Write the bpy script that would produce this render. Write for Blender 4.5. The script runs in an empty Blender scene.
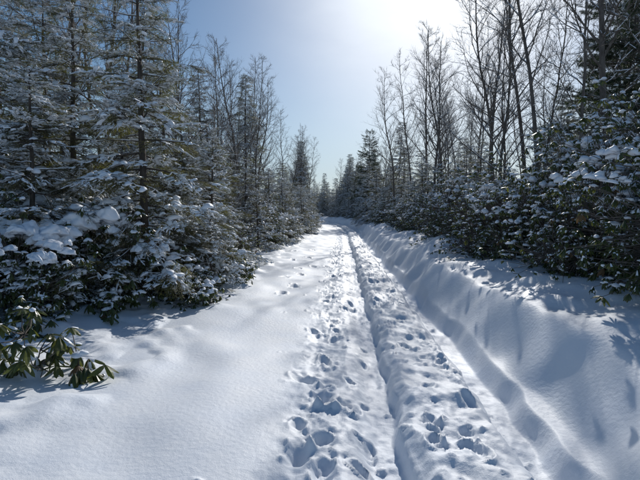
import bpy, bmesh, math, numpy as np
from mathutils import Vector
sc=bpy.context.scene
SUN_AZ=math.radians(16.0); SUN_EL=math.radians(28)
# ---------------------------------------------------------------- noise
def _h(ix,iy,seed):
    n=(ix.astype(np.int64)*374761393+iy.astype(np.int64)*668265263+seed*1274126177)&0x7fffffff
    n=((n^(n>>13))*1274126177)&0x7fffffff
    n=n^(n>>16)
    return (n&0xffff)/65535.0
def vn(x,y,seed=0):
    x=np.asarray(x,float);y=np.asarray(y,float)
    ix=np.floor(x);iy=np.floor(y);fx=x-ix;fy=y-iy
    fx=fx*fx*fx*(fx*(fx*6-15)+10);fy=fy*fy*fy*(fy*(fy*6-15)+10)
    a=_h(ix,iy,seed);b=_h(ix+1,iy,seed);c=_h(ix,iy+1,seed);d=_h(ix+1,iy+1,seed)
    return ((a*(1-fx)+b*fx)*(1-fy)+(c*(1-fx)+d*fx)*fy)*2-1
def fbm(x,y,seed=0,o=3):
    r=0;a=1;t=0
    for i in range(o):
        r=r+a*vn(x*2**i+i*7.3,y*2**i+i*3.1,seed+i*17);t+=a;a*=.5
    return r/t
def sm(t):
    t=np.clip(t,0,1);return t*t*(3-2*t)
# ---------------------------------------------------------------- terrain
def cpath(y):
    y=np.asarray(y,float)
    return 0.47+0.05*y-0.0018*np.clip(y-33,0,65)**2-0.234*np.clip(y-98,0,None)
def H(x,y):
    x=np.asarray(x,float);y=np.asarray(y,float)
    s=x-cpath(y)
    h=0.06*fbm(x*.45,y*.35,3,3)
    h=h+0.16*sm((-s-0.8)/2.0)+0.28*sm((-s-2.6)/2.5)
    h=h+0.055*fbm(x*1.3,y*.9,9,2)*sm((-s-0.8)/1.0)
    h=h+0.09*np.clip(fbm(x*2.6,y*2.2,13,2)+.15,0,1)*sm((-s-2.1)/.5)
    e=1.02+0.18*vn(y*.5,0*y,21)+0.08*vn(y*1.7,0*y,22)
    bh=0.80+0.13*vn(y*.33,s*.3,23)
    bank=.66*sm((s-e)/.60)+.34*sm((s-e-.25)/1.3)
    h=h+bh*bank+0.20*fbm(x*.9+.3*y,y*.75,31,3)*sm((s-e-.1)/.8)
    h=h+0.05*np.exp(-((s-e-.15)/.22)**2)*(vn(y*1.3,s*2,33)+.3)
    w1=0.05*vn(y*.9,0*y,41)+.03*vn(y*3.1,0*y,42)
    w2=0.035*vn(y*1.3,0*y,43)+.026*vn(y*4.1,0*y,44)
    tr=sm((s+.46-w1)/.3)*sm((.02+w2-s)/.06)
    h=h-(0.11+.03*vn(y*.8,0*y,47))*tr
    tr2=sm((s-.68-w2)/.10)*sm((1.12+w1-s)/.16)
    h=h-0.17*tr2
    rid=sm((s-.0-w2)/.12)*sm((.74-s)/.16)
    h=h+rid*(0.06+0.065*fbm(x*3.3,y*3.0,51,3))
    lf=np.exp(-((s+.7)/.24)**2)
    h=h+lf*(-.02+0.035*fbm(x*5,y*5,55,3))
    trod=np.exp(-(np.clip(np.abs(s-.05)-.8,0,None)/.12)**2)
    h=h+trod*(0.013*fbm(x*14,y*14,61,3)+.016*fbm(x*6,y*3,63,2))
    cr=sm(fbm(x*2.2,y*1.5,67,2)*2.2)*(rid+lf*.7+.3*trod)
    h=h+cr*.013*np.abs(fbm(x*26,y*26,69,2))*2
    return h
def axis_x():
    mid=list(np.arange(-3.0,4.3,.0145))
    r=[];v=mid[-1];st=.0145
    while v<420: st=min(st*1.07,18);v+=st;r.append(v)
    l=[];v=mid[0];st=.0145
    while v>-420: st=min(st*1.07,18);v-=st;l.append(v)
    return np.array(l[::-1]+mid+r)
def axis_y():
    l=[-30,-22,-16,-12,-9,-7,-5.5,-4.2,-3.2,-2.4,-1.8,-1.3,-.9,-.5,-.2,.1,.3,.5,.7,.85,1.0,1.1]
    v=1.2;r=[]
    while v<800:
        r.append(v); v+= v*.0060 if v<26 else min(v*.02,20)
    return np.array(l+r,float)
AX=axis_x();AY=axis_y()
GX,GY=np.meshgrid(AX,AY)
Z=H(GX,GY)
rs=np.random.default_rng(5)
def stamp(px,py,ang,L,W,D,rim=.018,rg_=.30,soft=.6):
    R=L*1.3
    i0,i1=np.searchsorted(AX,[px-R,px+R]);j0,j1=np.searchsorted(AY,[py-R,py+R])
    if i1-i0<3 or j1-j0<3:return
    xx=GX[j0:j1,i0:i1];yy=GY[j0:j1,i0:i1];X=xx-px;Y=yy-py
    ca,sa=math.cos(ang),math.sin(ang)
    u=(X*ca+Y*sa)/(L*.5);v=(-X*sa+Y*ca)/(W*.5)
    q=np.sqrt(u*u+v*v)+rg_*fbm(xx*8,yy*8,int(rs.integers(1000)),4)
    d=sm((1.15-q)/soft)
    bump=np.exp(-((q-1.3)/.25)**2)*(0.4+1.4*vn(xx*11,yy*11,77))
    Z[j0:j1,i0:i1]+= -D*d*(1+.4*fbm(xx*13,yy*13,88,3))+rim*bump
y=3.0;k=0
while y<34:       # main irregular line of postholes
    if rs.random()<.72:
        s=-.68+.09*(1 if k%2 else -1)+rs.normal()*.08
        stamp(cpath(y)+s,y,math.pi/2+rs.normal()*.35,.16+rs.random()*.2,.09+rs.random()*.08,.03+rs.random()*.06,.022,.3,.6+.6*rs.random())
    y+=rs.uniform(.25,.7);k+=1
y=2.3
while y<34:       # prints on the ridge
    s=.38+rs.normal()*.13
    stamp(cpath(y)+s,y,math.pi/2+rs.normal()*.4,.10+rs.random()*.13,.07+rs.random()*.05,.02+rs.random()*.04,.014,.4,.6+.5*rs.random())
    y+=rs.uniform(.22,.8)
y=2.2
while y<30:
    s=-.33+rs.normal()*.08
    stamp(cpath(y)+s,y,math.pi/2+rs.normal()*.3,.16+.1*rs.random(),.09,.02+rs.random()*.035,.012)
    y+=rs.uniform(.4,1.1)
for px,py,L,W,D in [(-.14,2.82,.28,.15,.08),(.02,3.0,.24,.13,.06),(.02,2.64,.28,.13,.06),(-.16,3.2,.18,.11,.04),(.02,3.65,.30,.14,.09),(.06,3.95,.18,.11,.05),(.28,3.5,.17,.10,.04),(.3,3.0,.16,.09,.03),(.24,2.74,.18,.08,.03),(1.02,2.74,.22,.12,.03),(.84,3.2,.17,.09,.03),(.78,2.87,.18,.10,.03)]:
    stamp(px,py,math.pi/2+rs.normal()*.35,L,W,D,.03,.4,.95)
for px,py in [(-.75,8.5),(-.55,9.3),(-.8,10.2),(-.5,11),(-.6,12.1),(-.2,13),(-.9,14),(-.4,15),(-1.0,16.5),(-.3,18)]:
    stamp(px,py,math.pi/2+rs.normal()*.5,.32,.18,.05,.015)
for i in range(480):     # small pock marks and clods
    yy=2+rs.random()**1.4*14; ss=rs.choice([-.7,-.35,.35,.45])+rs.normal()*.22
    stamp(cpath(yy)+ss,yy,rs.random()*3,.04+rs.random()*.07,.03+rs.random()*.05,rs.uniform(-.028,.024),.006,.45)

def build(name,V,F,M,mats,smooth):
    me=bpy.data.meshes.new(name)
    V=np.asarray(V,np.float32);F=np.asarray(F,np.int32);k=F.shape[1]
    me.vertices.add(len(V));me.vertices.foreach_set('co',V.ravel())
    me.loops.add(F.size);me.loops.foreach_set('vertex_index',F.ravel())
    me.polygons.add(len(F))
    me.polygons.foreach_set('loop_start',np.arange(0,F.size,k,dtype=np.int32))
    me.polygons.foreach_set('loop_total',np.full(len(F),k,np.int32))
    me.polygons.foreach_set('material_index',np.asarray(M,np.int32))
    me.polygons.foreach_set('use_smooth',np.asarray(smooth,bool))
    for m in mats: me.materials.append(m)
    me.update(calc_edges=True)
    return me
# ---------------------------------------------------------------- materials
def newmat(n):
    m=bpy.data.materials.new(n);m.use_nodes=True
    nt=m.node_tree;nt.nodes.clear()
    return m,nt,nt.nodes.new('ShaderNodeOutputMaterial')
def N(nt,t,**kw):
    n=nt.nodes.new(t)
    for k,v in kw.items():
        if k in n.inputs: n.inputs[k].default_value=v
        else: setattr(n,k,v)
    return n
def snow_mat(name,bs,lo=(.76,.81,.88)):
    m,nt,o=newmat(name);L=nt.links.new
    p=N(nt,'ShaderNodeBsdfPrincipled',Roughness=.55)
    p.inputs['Specular IOR Level'].default_value=.3
    g=N(nt,'ShaderNodeNewGeometry')
    n1=N(nt,'ShaderNodeTexNoise',Scale=2.2,Detail=5.0)
    n2=N(nt,'ShaderNodeTexNoise',Scale=170.0,Detail=3.0)
    n3=N(nt,'ShaderNodeTexNoise',Scale=26.0,Detail=4.0)
    for n in(n1,n2,n3): L(g.outputs['Position'],n.inputs['Vector'])
    r=N(nt,'ShaderNodeValToRGB');r.color_ramp.elements[0].color=(*lo,1);r.color_ramp.elements[1].color=(.86,.885,.915,1)
    r.color_ramp.elements[0].position=.3;r.color_ramp.elements[1].position=.65
    L(n1.outputs['Fac'],r.inputs['Fac']);L(r.outputs['Color'],p.inputs['Base Color'])
    b1=N(nt,'ShaderNodeBump',Strength=.45*bs,Distance=.004);b2=N(nt,'ShaderNodeBump',Strength=.24*bs,Distance=.02)
    L(n2.outputs['Fac'],b1.inputs['Height']);L(n3.outputs['Fac'],b2.inputs['Height']);L(b2.outputs['Normal'],b1.inputs['Normal'])
    L(b1.outputs['Normal'],p.inputs['Normal']);L(p.outputs[0],o.inputs[0])
    return m
def leaf_mat(name,c1,c2,tc,tf,rough,scale=3.0):
    m,nt,o=newmat(name);L=nt.links.new
    p=N(nt,'ShaderNodeBsdfPrincipled',Roughness=rough)
    g=N(nt,'ShaderNodeNewGeometry');oi=N(nt,'ShaderNodeObjectInfo')
    n=N(nt,'ShaderNodeTexNoise',Scale=scale,Detail=3.0);L(g.outputs['Position'],n.inputs['Vector'])
    mr=N(nt,'ShaderNodeMapRange');mr.inputs[1].default_value=.35;mr.inputs[2].default_value=.68
    L(n.outputs['Fac'],mr.inputs[0])
    ad=N(nt,'ShaderNodeMath',operation='MULTIPLY_ADD');L(g.outputs['Random Per Island'],ad.inputs[0]);ad.inputs[1].default_value=.5
    L(mr.outputs[0],ad.inputs[2])
    ad2=N(nt,'ShaderNodeMath',operation='MULTIPLY_ADD');L(oi.outputs['Random'],ad2.inputs[0]);ad2.inputs[1].default_value=.35;L(ad.outputs[0],ad2.inputs[2])
    mu=N(nt,'ShaderNodeMath',operation='MULTIPLY');L(ad2.outputs[0],mu.inputs[0]);mu.inputs[1].default_value=.6;mu.use_clamp=True
    mx=N(nt,'ShaderNodeMix',data_type='RGBA');mx.inputs[6].default_value=(*c1,1);mx.inputs[7].default_value=(*c2,1)
    L(mu.outputs[0],mx.inputs[0]);L(mx.outputs[2],p.inputs['Base Color'])
    t=N(nt,'ShaderNodeBsdfTranslucent',Color=(*tc,1));ms=N(nt,'ShaderNodeMixShader',Fac=tf)
    L(p.outputs[0],ms.inputs[1]);L(t.outputs[0],ms.inputs[2]);L(ms.outputs[0],o.inputs[0])
    return m
def bark_mat(name,c1,c2,sc_=14):
    m,nt,o=newmat(name);L=nt.links.new
    p=N(nt,'ShaderNodeBsdfPrincipled',Roughness=.85)
    tc=N(nt,'ShaderNodeTexCoord');mp=N(nt,'ShaderNodeMapping');mp.inputs['Scale'].default_value=(1,1,.25)
    L(tc.outputs['Object'],mp.inputs[0])
    n=N(nt,'ShaderNodeTexNoise',Scale=float(sc_),Detail=6.0,Roughness=.7);L(mp.outputs[0],n.inputs['Vector'])
    r=N(nt,'ShaderNodeValToRGB');r.color_ramp.elements[0].color=(*c1,1);r.color_ramp.elements[1].color=(*c2,1)
    r.color_ramp.elements[0].position=.35;r.color_ramp.elements[1].position=.65
    L(n.outputs['Fac'],r.inputs['Fac']);L(r.outputs['Color'],p.inputs['Base Color'])
    b=N(nt,'ShaderNodeBump',Strength=.8,Distance=.02);L(n.outputs['Fac'],b.inputs['Height']);L(b.outputs[0],p.inputs['Normal'])
    L(p.outputs[0],o.inputs[0]);return m
SNOW=snow_mat('snow_ground',1.0);SNOWL=snow_mat('snow_load',.6)
NEED=leaf_mat('hemlock_needles',(.035,.052,.02),(.11,.115,.03),(.32,.33,.06),.42,.5,1.3)
PINE=leaf_mat('pine_needles',(.02,.045,.03),(.05,.08,.04),(.08,.12,.04),.2,.5)
LEAF=leaf_mat('rhododendron_leaf',(.024,.040,.015),(.075,.095,.028),(.24,.27,.05),.26,.36,1.5)
DEAD=leaf_mat('dry_leaf',(.12,.07,.035),(.2,.13,.06),(.25,.14,.05),.3,.7)
BARK=bark_mat('conifer_bark',(.035,.028,.022),(.11,.09,.075))
GBARK=bark_mat('hardwood_bark',(.075,.062,.052),(.20,.175,.15))
MATS=[NEED,BARK,SNOWL,LEAF,GBARK,PINE,DEAD]
mN,mB,mS,mL,mG,mP,mD=range(7)
# ground object
ny,nx=GX.shape
idx=np.arange(nx*ny).reshape(ny,nx)
F=np.stack([idx[:-1,:-1],idx[:-1,1:],idx[1:,1:],idx[1:,:-1]],-1).reshape(-1,4)
me=build('snow_ground',np.stack([GX,GY,Z],-1).reshape(-1,3),F,np.zeros(len(F)),[SNOW],np.ones(len(F)))
g=bpy.data.objects.new('snow_ground',me);sc.collection.objects.link(g)
# ---------------------------------------------------------------- mesh accumulator
class MB:
    def __init__(s): s.V=[];s.F=[];s.M=[];s.n=0
    def add(s,V,F,M):
        V=np.asarray(V,float);F=np.asarray(F,int)
        if len(F)==0:return
        s.V.append(V);s.F.append(F+s.n);s.M.append(np.full(len(F),M) if np.isscalar(M) else np.asarray(M));s.n+=len(V)
    def arr(s): return np.concatenate(s.V),np.concatenate(s.F),np.concatenate(s.M)
    def mesh(s,name):
        V,F,M=s.arr();smo=(M==mS)|(M==mB)|(M==mG)
        used=np.unique(M);re=np.zeros(10,int);re[used]=np.arange(len(used))
        return build(name,V,F,re[M],[MATS[i] for i in used],smo)
def nrm(a): return a/np.maximum(np.linalg.norm(a,axis=-1,keepdims=True),1e-9)
def prisms(mb,P0,P1,R0,R1,n,mat):
    P0=np.asarray(P0,float).reshape(-1,3);P1=np.asarray(P1,float).reshape(-1,3)
    if len(P0)==0:return
    R0=np.broadcast_to(R0,len(P0));R1=np.broadcast_to(R1,len(P0))
    d=nrm(P1-P0);ref=np.where(np.abs(d[:,2:3])<.75,[[0,0,1.]],[[1.,0,0]])
    a=nrm(np.cross(d,ref));b=np.cross(d,a)
    an=np.arange(n)*2*math.pi/n;c=np.cos(an)[None,:,None];s_=np.sin(an)[None,:,None]
    ring=a[:,None]*c+b[:,None]*s_
    V=np.concatenate([P0[:,None]+ring*R0[:,None,None],P1[:,None]+ring*R1[:,None,None]],1)
    k=len(P0);base=(np.arange(k)*2*n)[:,None,None]
    i=np.arange(n);j=(i+1)%n
    T=np.concatenate([np.stack([i,j,j+n],-1),np.stack([i,j+n,i+n],-1)],0)[None]
    mb.add(V.reshape(-1,3),(T+base).reshape(-1,3),mat)
def tube(mb,P,R,n,mat):
    P=np.asarray(P,float);R=np.asarray(R,float);prisms(mb,P[:-1],P[1:],R[:-1],R[1:],n,mat)
def ico(sub):
    bm=bmesh.new();bmesh.ops.create_icosphere(bm,subdivisions=sub,radius=1)
    V=np.array([v.co[:] for v in bm.verts]);F=np.array([[v.index for v in f.verts] for f in bm.faces]);bm.free();return V,F
I1=ico(2);I2=ico(4)
def blob(mb,pos,sx,sy,sz,rot,seed,big=False,mat=mS):
    V,F=(I2 if big else I1)
    n=vn(V[:,0]*1.7+seed*3.1+V[:,2],V[:,1]*1.7-V[:,2]*.8,seed)*.28+vn(V[:,0]*3+seed,V[:,1]*3+V[:,2]*2,seed+3)*.17
    if big:n=n+.07*vn(V[:,0]*8+seed,V[:,1]*8+V[:,2]*4,seed+5)
    W=V*(1+n[:,None]);W=W*[sx,sy,sz];W[:,2]=np.where(W[:,2]<0,W[:,2]*.6,W[:,2])
    tl=math.sin(seed*1.7)*.22;W[:,2]+=W[:,0]*tl-.18*(W[:,0]**2+W[:,1]**2)/max(sx,1e-3)
    c,s=math.cos(rot),math.sin(rot)
    W=np.stack([W[:,0]*c-W[:,1]*s,W[:,0]*s+W[:,1]*c,W[:,2]],-1)
    mb.add(W+np.asarray(pos),F,mat)
# ---------------------------------------------------------------- sprays
def needles(mb,P0,P1,rng,nl,nw,sp,mat,flat=.35,fwd=.7):
    bs=[];tp=[];ds=[]
    for a,b in zip(P0,P1):
        L=np.linalg.norm(b-a);k=max(2,int(L/sp))
        t=(np.arange(k)+rng.random(k))/k
        d=(b-a)/max(L,1e-6);p=a+(b-a)*t[:,None]
        up=np.array([0,0,1.]);sd=nrm(np.cross(d,up));u2=np.cross(sd,d)
        sg=np.where(rng.random(k)<.5,-1,1)[:,None]
        el=rng.normal(0,flat,k)[:,None]
        dr=nrm(sd*sg*np.cos(el)+u2*np.sin(el)+d*fwd)
        bs.append(p);tp.append(p+dr*nl*rng.uniform(.7,1.15,k)[:,None]);ds.append(np.repeat(d[None],k,0))
    p=np.concatenate(bs);t=np.concatenate(tp);d=np.concatenate(ds)
    V=np.stack([p-d*nw*.5,p+d*nw*.5,t],1).reshape(-1,3)
    mb.add(V,np.arange(len(V)).reshape(-1,3),mat)
def hemlock_spray(rng,snow):
    mb=MB();L=.55
    ts=np.linspace(0,1,6);ax=np.stack([ts*L,.03*np.sin(ts*3+rng.random()*6),-.10*ts**2],-1)
    tube(mb,ax,.006*(1-ts)+.0015,3,mB)
    P0=list(ax[1:-1]);P1=list(ax[2:])
    n=14
    for i in range(n):
        if rng.random()<.1:continue
        t=.08+.88*i/n;k=min(int(t*5),4);f=t*5-k;p=ax[k]*(1-f)+ax[k+1]*f
        l=.25*(1-t)**.75*rng.uniform(.6,1.3)+.03;an=math.radians(rng.uniform(38,66))*(1 if i%2 else -1)
        m=p+np.array([math.cos(an),math.sin(an),-.10+rng.normal()*.12])*l*.5
        q=m+np.array([math.cos(an*.8),math.sin(an*.8),-.32+rng.normal()*.12])*l*.5
        P0+=[p,m];P1+=[m,q]
        if l>.13:
            for sg in(-1,1):
                a2=an+sg*.8;q2=m+np.array([math.cos(a2),math.sin(a2),-.25])*l*.38;P0.append(m);P1.append(q2)
    P0=np.array(P0);P1=np.array(P1)
    prisms(mb,P0[4:],P1[4:],.0028,.0012,3,mB)
    needles(mb,P0,P1,rng,.024,.0058,.0085,mN,.45)
    if snow:
        sel=rng.random(len(P0))<.30*snow
        j=rng.uniform(.006,.015,sel.sum())
        prisms(mb,P0[sel]+[0,0,.008],P1[sel]+[0,0,.006],j,j*.4,5,mS)
        for i in range(int(rng.random()*4*snow+.5)):
            t=rng.uniform(.15,.85);blob(mb,(t*L,rng.normal()*.07,-.1*t*t+.010),rng.uniform(.03,.10),rng.uniform(.02,.055),rng.uniform(.014,.032),rng.random()*6,int(rng.integers(999)))
    return mb.arr()
def pine_spray(rng,snow):
    mb=MB();L=.5
    pts=[np.array([0,0,0.]),np.array([L*.5,.02,.0]),np.array([L,0,.05])]
    tube(mb,pts,[.007,.005,.003],3,mB)
    for i in range(9):
        t=.25+.75*i/8;p=np.array([t*L,0,.05*t]);an=(1 if i%2 else -1)*rng.uniform(.4,1.0)
        q=p+np.array([math.cos(an),math.sin(an),rng.uniform(0,.4)])*.12*(1.3-t)
        prisms(mb,[p],[q],.003,.002,3,mB)
        k=46;d=nrm(nrm(q-p)*.8+rng.normal(size=(k,3))*.6)
        w=nrm(np.cross(d,rng.normal(size=(k,3))))*.0022
        tip=q+d*rng.uniform(.07,.11,k)[:,None]
        V=np.stack([q-w,q+w,tip],1).reshape(-1,3);mb.add(V,np.arange(len(V)).reshape(-1,3),mP)
        if snow and rng.random()<.3: blob(mb,q+[0,0,.03],.05,.035,.02,rng.random()*6,int(rng.integers(999)))
    return mb.arr()
def scatter(mb,tmpl,pos,xa,za,scl,rng):
    pos=np.array(pos);xa=nrm(np.array(xa));za=np.array(za);scl=np.array(scl)
    ya=nrm(np.cross(za,xa));za=np.cross(xa,ya)
    ch=rng.integers(0,len(tmpl),len(pos))
    for k,(V,F,M) in enumerate(tmpl):
        s=ch==k
        if not s.any():continue
        R=np.stack([xa[s],ya[s],za[s]],1)*scl[s][:,None,None]
        W=np.einsum('vk,nkj->nvj',V,R)+pos[s][:,None]
        Fk=(F[None]+(np.arange(s.sum())*len(V))[:,None,None]).reshape(-1,3)
        mb.add(W.reshape(-1,3),Fk,np.tile(M,s.sum()))
rg=np.random.default_rng(11)
HS=[hemlock_spray(rg,v) for v in(0,.4,.8,1.2,1.7,0,1.3)]
PS=[pine_spray(rg,i<2) for i in range(4)]
def conifer(name,seed,Ht,R,nl,tmpl,z0=.25,up=.15,sps=.2,profile=.85,rad=None,pads=0.0,ssc=1.0,dead=.06):
    rng=np.random.default_rng(seed);mb=MB();rad=rad or Ht*.010+.012
    zz=np.linspace(0,1,14);tx=np.cumsum(rng.normal(0,.02*Ht/10,14));ty=np.cumsum(rng.normal(0,.02*Ht/10,14))
    T=np.stack([tx-tx[0],ty-ty[0],zz*Ht],-1)
    tube(mb,T,rad*(1-zz)**.8+.006,8,mB)
    pos=[];xa=[];za=[];scs=[]
    az=0
    for i in range(nl):
        t=z0/Ht+(1-z0/Ht)*((i+rng.random()*.9)/nl)**1.05
        t=min(t,.985);az+=2.4+rng.normal()*.5
        L=R*((1-t)**profile*(.5+.8*rng.random())+.05)
        if rng.random()<.12:L*=.5
        k=min(int(t*13),12);f=t*13-k;b=T[k]*(1-f)+T[k+1]*f
        el=up*(t*1.6)+rng.normal()*.16-.02
        m=max(4,int(L/.22)+2);u=np.linspace(0,1,m)
        bend=rng.normal()*.35
        a=az+bend*u
        pts=np.zeros((m,3));pts[0]=b
        for q in range(1,m):
            e=el-.5*u[q]*(1-t)*.9+.35*max(0,u[q]-.7)+rng.normal()*.06
            pts[q]=pts[q-1]+np.array([math.cos(a[q])*math.cos(e),math.sin(a[q])*math.cos(e),math.sin(e)])*L/(m-1)
        tube(mb,pts,(.004+.008*L)*(1-u)+.0025,4,mB)
        if rng.random()<.6:
            j=rng.integers(0,max(1,m-2));w=.008+.012*L*rng.random()
            prisms(mb,pts[j:-1]+[0,0,.010],pts[j+1:]+[0,0,.010],w*(1-u[j:-1]*.5),w*(1-u[j+1:]*.5),5,mS)
        if rng.random()<dead:
            for q in range(1,m-1):
                for z in range(2):
                    e=nrm(nrm(pts[q+1]-pts[q])+rng.normal(size=3)*.6);prisms(mb,[pts[q]],[pts[q]+e*.2],.003,.0015,3,mB)
            continue
        n=max(2,int(L/sps))
        for q in range(n):
            w=.22+.78*(q+rng.random()*.6)/n;w=min(w,.98)
            k=min(int(w*(m-1)),m-2);f=w*(m-1)-k;p=pts[k]*(1-f)+pts[k+1]*f;d=nrm(pts[k+1]-pts[k])
            sd=nrm(np.cross([0,0,1.],d))
            for sg in((-1,1) if rng.random()<.75 else (rng.choice([-1,1]),)):
                th=rng.uniform(.5,1.15)
                pos.append(p);xa.append(d*math.cos(th)+sd*sg*math.sin(th)+[0,0,-.12+rng.normal()*.2])
                za.append(np.array([0,0,1.])+rng.normal(size=3)*.28)
                scs.append(ssc*min(1.2,(.36+.8*L*(1-w)+.2*rng.random())))
            if pads and rng.random()<pads*(.5+.8*(1-t)):
                for z in range(1+int(rng.random()*2)):
                    blob(mb,p+rng.normal(size=3)*[.06,.06,.01]+[0,0,.04],rng.uniform(.06,.16)*min(1,L),rng.uniform(.05,.10)*min(1,L),rng.uniform(.025,.06),rng.random()*6,int(rng.integers(999)))
        pos.append(pts[-1]-.1*nrm(pts[-1]-pts[-2]));xa.append(nrm(pts[-1]-pts[-2]));za.append(np.array([0,0,1.])+rng.normal(size=3)*.2);scs.append(ssc*.7)
    scatter(mb,tmpl,pos,xa,za,scs,rng)
    return mb.mesh(name)
# ---------------------------------------------------------------- bare hardwoods
def bare(name,seed,Ht,rad,spread=.5,fork=.35,snow=.25,nb=22,lv3=7):
    rng=np.random.default_rng(seed);mb=MB();S=[]
    def limb(p,d,L,r,n,cur,upk):
        pts=[p];rr=[r]
        for i in range(n):
            d=nrm(d+rng.normal(size=3)*cur+np.array([0,0,upk]))
            q=p+d*L/n
            r2=max(r*(1-.85*(i+1)/n),.0022)
            S.append((p,q,rr[-1],r2));p=q;pts.append(q);rr.append(r2)
        return np.array(pts),rr,d
    T,TR,_=limb(np.array([0,0,-.2]),np.array([rng.normal()*.04,rng.normal()*.04,1.]),Ht,rad,16,.045,.06)
    az=rng.random()*6
    for i in range(nb):
        t=fork+(1-fork)*((i+rng.random()*.7)/nb);t=min(t,.97);k=min(int(t*16),15)
        p=T[k]+(T[k+1]-T[k])*(t*16-k);az+=2.4+rng.normal()*.4
        e=rng.uniform(.55,1.1);L=Ht*spread*(1-t)**.7*rng.uniform(.5,1.0)+.35
        d=np.array([math.cos(az)*math.cos(e),math.sin(az)*math.cos(e),math.sin(e)])
        B,BR,_=limb(p,d,L,TR[k]*.42+.003,6,.11,.06)
        n2=int(4+L*2.2)
        for j in range(n2):
            w=.2+.8*(j+rng.random()*.6)/n2;w=min(w,.98);k2=min(int(w*6),5);p2=B[k2]+(B[k2+1]-B[k2])*(w*6-k2)
            dd=nrm(nrm(B[k2+1]-B[k2])+rng.normal(size=3)*.5);L2=L*.42*(1-w*.6)*rng.uniform(.5,1.1)+.12
            C,CR,_=limb(p2,dd,L2,BR[k2]*.5+.001,4,.14,.08)
            for m in range(lv3):
                w3=.15+.85*(m+rng.random())/lv3;w3=min(w3,.97);k3=min(int(w3*4),3);p3=C[k3]+(C[k3+1]-C[k3])*(w3*4-k3)
                limb(p3,nrm(nrm(C[k3+1]-C[k3])+rng.normal(size=3)*.5),L2*.5*rng.uniform(.4,1)+.1,.0042,2,.15,.1)
    P0=np.array([s[0] for s in S]);P1=np.array([s[1] for s in S]);R0=np.array([s[2] for s in S]);R1=np.array([s[3] for s in S])
    big=R0>.03;mid=(R0>.008)&~big;sm_=~big&~mid
    for s_,n in((big,9),(mid,5),(sm_,3)):
        if s_.any():prisms(mb,P0[s_],P1[s_],R0[s_],R1[s_],n,mG)
    d=nrm(P1-P0);fl=(np.abs(d[:,2])<.85)&(R0>.004)&(rng.random(len(P0))<snow)
    if fl.any():
        w=R0[fl]*.8+.003;prisms(mb,P0[fl]+np.array([0,0,1.])*(R0[fl]*.7+.003)[:,None],P1[fl]+np.array([0,0,1.])*(R1[fl]*.7+.003)[:,None],w,w*.7,4,mS)
    return mb.mesh(name)
def shrub(name,seed,Ht,n):
    rng=np.random.default_rng(seed);mb=MB();P0=[];P1=[];R=[];W=[]
    for i in range(n):
        p=np.array([rng.normal()*.3,rng.normal()*.3,-.1]);d=nrm(np.array([rng.normal()*.4,rng.normal()*.4,1.]));L=Ht*rng.uniform(.5,1.1);r=rng.uniform(.006,.016)
        for k in range(7):
            q=p+d*L/7;P0.append(p);P1.append(q);R.append(r*(1-k/8))
            if k>1:
                for m in range(3):
                    e=nrm(d+rng.normal(size=3)*.7);q2=p+e*L*.12*rng.uniform(.6,1.6);q3=q2+nrm(e+rng.normal(size=3)*.4+[0,0,.2])*L*.1
                    P0+=[p,q2];P1+=[q2,q3];R+=[.004,.003]
                    for z in range(2):
                        q4=q2+nrm(e+rng.normal(size=3)*.6)*L*.09;P0.append(q2);P1.append(q4);R.append(.0025)
            p=q;d=nrm(d+rng.normal(size=3)*.13)
    P0=np.array(P0);P1=np.array(P1);R=np.array(R);prisms(mb,P0,P1,R,R*.7,4,mG)
    fl=(rng.random(len(R))<.15);prisms(mb,P0[fl]+[0,0,.006],P1[fl]+[0,0,.006],.006,.003,4,mS)
    return mb.mesh(name)
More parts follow.
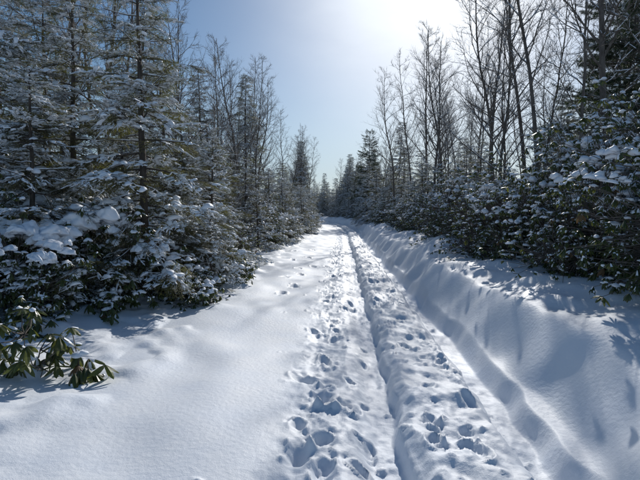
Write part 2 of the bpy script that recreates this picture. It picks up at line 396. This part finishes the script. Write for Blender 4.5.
# ---------------------------------------------------------------- rhododendron
def leaf_t(curl):
    xs=np.array([0,.25,.6,.85,1.]);w=np.array([.03,.14,.17,.11,.0])
    V=[];
    for x,ww in zip(xs,w):
        z=-curl*x*x
        V+= [(x,-ww,z-.05*ww/.17),(x,0,z+.03),(x,ww,z-.05*ww/.17)]
    F=[]
    for i in range(4):
        a=i*3
        for k in(0,1): F+=[(a+k,a+k+3,a+k+4),(a+k,a+k+4,a+k+1)]
    return np.array(V),np.array(F)
def rhodo(name,seed,R,Ht,nw,leaf,snowp,pads=0,shell=.4,stemn=16,dead=0.03,ls=.36,padsz=1.0):
    rng=np.random.default_rng(seed);mb=MB();T=[leaf_t(c) for c in(.15,.3,.5)]
    U=nrm(rng.normal(size=(nw,3)));U[:,2]=np.abs(U[:,2])*1.0
    f=rng.random(nw)**shell
    lump=1+.38*vn(U[:,0]*2.4+seed,U[:,1]*2.4+U[:,2]*1.9,seed)+.12*rng.normal(size=nw)
    P=np.stack([U[:,0]*R*f*lump,U[:,1]*R*f*lump,Ht*(.06+.9*U[:,2]*f*lump)],-1)
    nodes=P[rng.integers(0,nw,stemn)]*[.55,.55,.6]
    for nd in nodes:
        b=np.array([rng.normal()*.12*R,rng.normal()*.12*R,-.1]);m=b*.5+nd*.5+[nd[0]*.1,nd[1]*.1,-.06];tube(mb,[b,m,nd],[.018*min(1,R),.014*min(1,R),.009*min(1,R)],5,mG)
    D=np.linalg.norm(P[:,None]-nodes[None],axis=2);ni=D.argmin(1)
    A=nodes[ni];Mi=A*.5+P*.5+rng.normal(size=P.shape)*.05*R-[0,0,.03]
    prisms(mb,A,Mi,.006,.0045,4,mG);prisms(mb,Mi,P,.0045,.003,4,mG)
    for i in range(nw):
        k=rng.integers(6,11);dr=rng.uniform(.2,1.25);l0=leaf*rng.uniform(.7,1.25);out=U[i]*[.5,.5,.2]
        a0=rng.random()*6;mt=mD if rng.random()<dead else mL
        for j in range(k):
            a=a0+j*6.283/k+rng.normal()*.2;e=-dr+rng.normal()*.25
            x=nrm(np.array([math.cos(a)*math.cos(e),math.sin(a)*math.cos(e),math.sin(e)])+out*.5)
            y_=nrm(np.cross([0,0,1.],x)+rng.normal(size=3)*.2);z=np.cross(x,y_);y_=np.cross(z,x)
            V,Fc=T[rng.integers(3)];W=(V*l0*rng.uniform(.8,1.1))@np.stack([x,y_,z]);mb.add(W+P[i],Fc,mt)
            if rng.random()<ls*(.5+U[i,2]):
                V2=V*[.8,.75,1]+[.06,0,.035];b=rng.integers(0,3)*4
                W=(V2*l0)@np.stack([x,y_,z]);mb.add(W+P[i]+[0,0,.004],Fc[b:b+8],mS)
        if rng.random()<snowp*(.35+.9*U[i,2])*(.4+.6*f[i]):
            s=leaf*rng.uniform(.2,.6)
            for z in range(1+int(rng.random()*2.5)):
                blob(mb,P[i]+rng.normal(size=3)*[s*.7,s*.7,s*.1],s*rng.uniform(.6,1.3),s*rng.uniform(.5,.9),s*rng.uniform(.3,.6),rng.random()*6,int(rng.integers(999)))
    for i in range(pads):
        a=rng.random()*6.28;r=rng.random()**.6*.85;p=np.array([math.cos(a)*R*r,math.sin(a)*R*r,Ht*(.95*math.sqrt(1-r*r*.9))-.10])
        s=rng.uniform(.05,.12)*padsz
        for z in range(int(rng.integers(3,8))):
            blob(mb,p+rng.normal(size=3)*[s*1.2,s*1.2,s*.35],s*rng.uniform(.5,1.1),s*rng.uniform(.5,.9),s*rng.uniform(.35,.65),rng.random()*6,int(rng.integers(999)),padsz>1)
    return mb.mesh(name)
# ---------------------------------------------------------------- library
hemA=conifer('hemlock_a',1,5.6,1.85,84,HS,z0=.3,sps=.19,pads=.13)
hemB=conifer('hemlock_b',2,6.8,1.9,100,HS,z0=.3,sps=.20,pads=.08)
hemC=conifer('hemlock_c',3,3.6,1.35,58,HS,z0=.15,sps=.18,pads=.16)
hemD=conifer('hemlock_d',4,10.5,2.5,125,HS,z0=.8,sps=.25,pads=.03,ssc=1.2)
hemE=conifer('hemlock_e',5,2.3,1.1,42,HS,z0=.1,sps=.16,pads=.2)
pinA=conifer('pine_a',7,12,3.0,80,PS,z0=3.0,up=.45,sps=.24,profile=.6,rad=.14,ssc=1.35)
barL=[bare('hardwood_%d'%i,20+i,h,r,sp,fk,.3,nb) for i,(h,r,sp,fk,nb) in enumerate([(11,.085,.42,.3,26),(13,.11,.38,.35,28),(9,.06,.40,.25,22),(12,.075,.30,.4,24),(8,.045,.35,.2,20)])]
shL=[shrub('shrub_%d'%i,40+i,h,n) for i,(h,n) in enumerate([(2.6,18),(3.4,16),(2.0,20)])]
rhL=[rhodo('rhodo_%d'%i,60+i,R,h,n,lf,.6,pd,dead=dd) for i,(R,h,n,lf,pd,dd) in enumerate([(1.15,1.9,640,.10,9,.02),(1.3,2.5,760,.098,11,.03),(.95,1.35,430,.105,8,.02),(1.2,2.2,720,.08,9,.05)])]
rhP=rhodo('rhodo_loaded',69,1.0,1.5,430,.105,.7,14,dead=.03,padsz=1.7)
rhS=rhodo('rhodo_low',71,.55,.65,100,.115,.6,4,shell=.5,stemn=8)
sprig=rhodo('rhodo_sprig',72,.33,.62,26,.125,.35,0,shell=.5,stemn=6,dead=.0,ls=.12)
sprig2=rhodo('rhodo_sprig2',73,.22,.45,12,.12,.35,0,shell=.5,stemn=4,dead=.05,ls=.12)
# ---------------------------------------------------------------- placement
rp=np.random.default_rng(99)
dist=bpy.data.objects.new('distant_forest',None);sc.collection.objects.link(dist)
def put(me,name,x,y,s=1.0,rz=None,dz=-.05,tilt=.03,far=False,sz=None):
    o=bpy.data.objects.new(name,me);sc.collection.objects.link(o)
    o.location=(x,y,float(H(x,y))+dz);o.scale=(s,s,s*(sz or 1))
    o.rotation_euler=(rp.normal()*tilt,rp.normal()*tilt,rp.random()*6.28 if rz is None else rz)
    if far:o.parent=dist
    return o
C=lambda y:float(cpath(y))
# left foreground
put(sprig,'rhododendron_sprig',-2.55,3.75,1.15,dz=-.02)
put(sprig2,'rhododendron_sprig',-2.15,3.85,1.15,dz=-.04)
put(sprig2,'rhododendron_sprig',-2.8,5.7,1.0,dz=-.08)
put(sprig,'rhododendron_sprig',-3.2,4.7,.9,dz=-.05)
for x,y,i,s in[(-3.7,5.3,4,.85),(-4.5,5.2,0,.8),(-5.4,5.0,1,.8),(-3.4,6.7,4,1.0),(-2.35,7.4,2,.62),(-2.9,8.2,0,.7),(-4.6,6.9,4,1.1),(-5.9,7.2,1,.95),(-2.45,9.6,2,.75),(-3.4,9.6,4,.9),(-2.6,11.5,0,.65),(-3.4,12.8,1,.6)]:
    put((rhL+[rhP])[i],'rhododendron_bush',x,y,s,dz=-.12)
for x,y in[(-1.95,7.0),(-2.2,7.8),(-1.75,8.8),(-2.95,6.0),(-1.9,10.4)]: put(rhS,'rhododendron_bush',x,y,rp.uniform(.6,.9),dz=-.05)
put(hemA,'hemlock_tree',-2.85,7.2,1.0,.3)
put(hemB,'hemlock_tree',-5.0,6.8,.9)
put(hemA,'hemlock_tree',-3.5,10.2,.85)
put(hemA,'hemlock_tree',-4.5,8.0,1.0)
put(hemC,'hemlock_tree',-2.3,9.3,.8)
put(hemC,'hemlock_tree',-4.1,6.2,.9)
put(hemE,'hemlock_tree',-2.05,8.2,.7)
put(hemC,'hemlock_tree',-2.9,12.0,1.0)
put(hemD,'hemlock_tree',-8.6,12.0,.95)
put(hemA,'hemlock_tree',-5.4,12.2,.9)
put(hemA,'hemlock_tree',-6.6,10.6,1.15)
put(hemA,'hemlock_tree',-4.1,14.5,.8)
put(barL[1],'hardwood_tree',-6.1,8.6,1.35)
for x,y,i,s in[(-4.2,13.5,2,.85),(-3.7,20,0,.85),(-3.5,24,3,.8),(-3.9,28,0,.9),(-7.4,13,0,1),(-5.2,16,4,1),(-8,17,1,1),(-10,14,3,1),(-4.6,26,2,1),(-5,31,3,.9),(-3.9,17.5,4,.9),(-4.9,10.6,2,.9),(-6.1,14.4,3,.85)]: put(barL[i],'hardwood_tree',x,y,s)
# left margin row
yy=13.0
while yy<60:
    s=-3.2-rp.random()*.7
    m,n,sc_=[(hemC,'hemlock_tree',rp.uniform(.75,1.1)),(hemE,'hemlock_tree',rp.uniform(.8,1.2)),(rhL[rp.integers(4)],'rhododendron_bush',rp.uniform(.6,.8)),(hemA,'hemlock_tree',rp.uniform(.6,.85))][int(rp.choice(4,p=[.35,.2,.25,.2]))]
    put(m,n,C(yy)+s-(.5 if m is hemA else 0),yy,sc_,dz=-.1);yy+=rp.uniform(.9,1.6)
# right margin
for x,y,i,s in[(3.75,4.4,1,.9),(4.6,5.3,0,1.0),(3.8,6.0,3,.85),(4.4,6.9,1,.95),(3.9,8.0,0,.85),(4.9,8.6,1,1),(3.9,9.6,3,.85),(5.4,7.2,1,1.1),(5.6,5.9,1,1.1),(6.3,6.6,1,1.15)]:
    put(rhL[i],'rhododendron_bush',x,y,s,dz=-.12)
yy=10.6
while yy<60:
    for dx in(0,1.6):
        s=2.75+dx+rp.random()*.6
        r=rp.random()
        if r<.82-.3*(yy>28): put(rhL[rp.integers(4)],'rhododendron_bush',C(yy)+s,yy,rp.uniform(.65,.95)+dx*.08,dz=-.15)
        elif yy>28 and r<.8: put(hemA,'hemlock_tree',C(yy)+s+.6,yy,rp.uniform(.6,.95))
        else: put(hemC,'hemlock_tree',C(yy)+s+.2,yy,rp.uniform(.5,.8))
    yy+=rp.uniform(1.0,1.6)
for x,y,i,s in[(6.4,8.4,2,1.1),(7.6,9.3,0,1.0),(5.9,10.2,4,1.1),(6.6,13,3,1.0),(5.6,14.5,2,1.0),(8.4,12,1,1),(9.4,14,0,1),(4.9,18,0,.75),(5.6,21,1,.72),(6.6,17,0,.95),(5.5,26,3,.85),(5.1,30,0,.95),(7.6,16,3,1.1),(10.5,12,1,1),(7.9,19,2,1.1),(11.5,15,3,1.1),(8.6,22,1,1),(6.2,24,2,1),(7.2,14.6,4,1.2),(6.3,28,1,.9)]: put(barL[i],'hardwood_tree',x,y,s)
put(pinA,'white_pine_tree',9.3,13.2,.85)
put(pinA,'white_pine_tree',12.2,18,1.0)
put(pinA,'white_pine_tree',5.6,52,.85)
for x,y,m,s in[(6.2,12.0,hemC,.9),(7.4,11.5,hemA,.65),(5.7,17.5,hemA,.6),(5.4,22.5,hemC,1.0),(9.0,11.2,hemA,.75),(7.2,20,hemA,.75),(9.6,17,hemA,.95),(5.4,33,hemA,.8),(4.9,39,hemA,.9),(4.7,44,hemB,.9),(8.2,9.8,hemC,1.1),(6.2,26,hemA,.8)]: put(m,'hemlock_tree',x,y,s)
# interior forest
for i in range(100):
    side=-1 if i%2 else 1
    yy=rp.uniform(6,46);dd=rp.uniform(4.2,16) if side<0 else rp.uniform(5.2,18)
    x=C(yy)+side*dd
    if yy<10 and abs(x)<6.5:continue
    put(shL[rp.integers(3)],'bare_shrub',x,yy,rp.uniform(.9,1.4))
for i in range(90):
    side=-1 if i%2 else 1
    yy=rp.uniform(14,46);dd=rp.uniform(5,24)
    x=C(yy)+side*dd
    r=rp.random()
    if side>0 and r<.2:put([hemA,hemC][rp.integers(2)],'hemlock_tree',x,yy,rp.uniform(.7,1.0))
    elif side<0 and r<.32:put([hemA,hemB,hemD][rp.integers(3)],'hemlock_tree',x,yy,rp.uniform(.65,.9))
    else:put(barL[rp.integers(5)],'hardwood_tree',x,yy,rp.uniform(.75,1.05))
for i in range(290):
    side=-1 if i%2 else 1
    yy=46+rp.random()**1.2*150;dd=rp.uniform(3.4,5) if i%5<2 else rp.uniform(5,50)
    x=C(yy)+side*dd;r=rp.random()
    if r<.55:put([hemA,hemB,hemD,hemA][rp.integers(4)],'hemlock_tree',x,yy,rp.uniform(.75,1.05),far=True)
    else:put(barL[rp.integers(5)],'hardwood_tree',x,yy,rp.uniform(.7,1.0),far=True)
for i in range(46):
    yy=rp.uniform(75,125);x=C(yy)+3.4+rp.random()*12
    put([hemA,hemB,hemD][rp.integers(3)],'hemlock_tree',x,yy,rp.uniform(.9,1.2),far=True)
for i in range(34):
    yy=rp.uniform(58,92);x=C(yy)+3.2+rp.random()*3.5
    put([hemB,hemD][rp.integers(2)],'hemlock_tree',x,yy,rp.uniform(.7,.95),far=True)
# ---------------------------------------------------------------- light
sd=Vector((math.sin(SUN_AZ)*math.cos(SUN_EL),math.cos(SUN_AZ)*math.cos(SUN_EL),math.sin(SUN_EL)))
w=bpy.data.worlds.new('World');sc.world=w;w.use_nodes=True;nt=w.node_tree;L=nt.links.new
bg=nt.nodes['Background'];sk=nt.nodes.new('ShaderNodeTexSky');sk.sky_type='NISHITA';sk.sun_disc=False
sk.sun_elevation=SUN_EL;sk.sun_rotation=SUN_AZ;sk.dust_density=.35;sk.air_density=1.0;sk.ozone_density=1.3
hs=N(nt,'ShaderNodeHueSaturation',Saturation=1.22)
L(sk.outputs[0],hs.inputs['Color'])
tc=nt.nodes.new('ShaderNodeTexCoord')
sep=nt.nodes.new('ShaderNodeSeparateXYZ');L(tc.outputs['Generated'],sep.inputs[0])
def mixc(fac,a,col):
    m=nt.nodes.new('ShaderNodeMix');m.data_type='RGBA';m.inputs[7].default_value=(*col,1);L(fac,m.inputs[0]);L(a,m.inputs[6]);return m.outputs[2]
# pale blue winter haze low in the sky
hz=nt.nodes.new('ShaderNodeMapRange');hz.interpolation_type='SMOOTHSTEP';hz.inputs[1].default_value=0.0;hz.inputs[2].default_value=.32;hz.inputs[3].default_value=.75;hz.inputs[4].default_value=0
L(sep.outputs['Z'],hz.inputs[0])
c=mixc(hz.outputs[0],hs.outputs[0],(5.2,6.9,8.8))
# sun glow painted into the sky colour, mottled by thin cloud noise
dt=nt.nodes.new('ShaderNodeVectorMath');dt.operation='DOT_PRODUCT';dt.inputs[1].default_value=sd[:];L(tc.outputs['Generated'],dt.inputs[0])
mxz=N(nt,'ShaderNodeMath',operation='MAXIMUM');mxz.inputs[1].default_value=0;L(dt.outputs['Value'],mxz.inputs[0])
pw=N(nt,'ShaderNodeMath',operation='POWER');pw.inputs[1].default_value=28;L(mxz.outputs[0],pw.inputs[0])
mp=nt.nodes.new('ShaderNodeMapping');mp.inputs['Scale'].default_value=(1.2,1.2,3.0);L(tc.outputs['Generated'],mp.inputs[0])
nz=N(nt,'ShaderNodeTexNoise',Scale=3.0,Detail=7.0);L(mp.outputs[0],nz.inputs['Vector'])
nr=nt.nodes.new('ShaderNodeMapRange');nr.inputs[1].default_value=.3;nr.inputs[2].default_value=.7;nr.inputs[3].default_value=.65;nr.inputs[4].default_value=1.0;L(nz.outputs['Fac'],nr.inputs[0])
pm=N(nt,'ShaderNodeMath',operation='MULTIPLY');L(pw.outputs[0],pm.inputs[0]);L(nr.outputs[0],pm.inputs[1])
c=mixc(pm.outputs[0],c,(15,15.8,16.6))
L(c,bg.inputs[0]);bg.inputs[1].default_value=.08
li=bpy.data.lights.new('sun','SUN');li.energy=3.5;li.angle=math.radians(.6);li.color=(1,.965,.915)
lo=bpy.data.objects.new('sun',li);sc.collection.objects.link(lo);lo.rotation_euler=sd.to_track_quat('Z','Y').to_euler()
cam=bpy.data.cameras.new('camera');co=bpy.data.objects.new('camera',cam);sc.collection.objects.link(co)
cam.sensor_width=36;cam.lens=24.75;cam.clip_end=3000;cam.clip_start=.05
co.location=(0,0,1.6);co.rotation_euler=(math.radians(90-3.5),0,0);sc.camera=co
sc.view_settings.view_transform='Standard';sc.view_settings.look='None';sc.view_settings.exposure=0
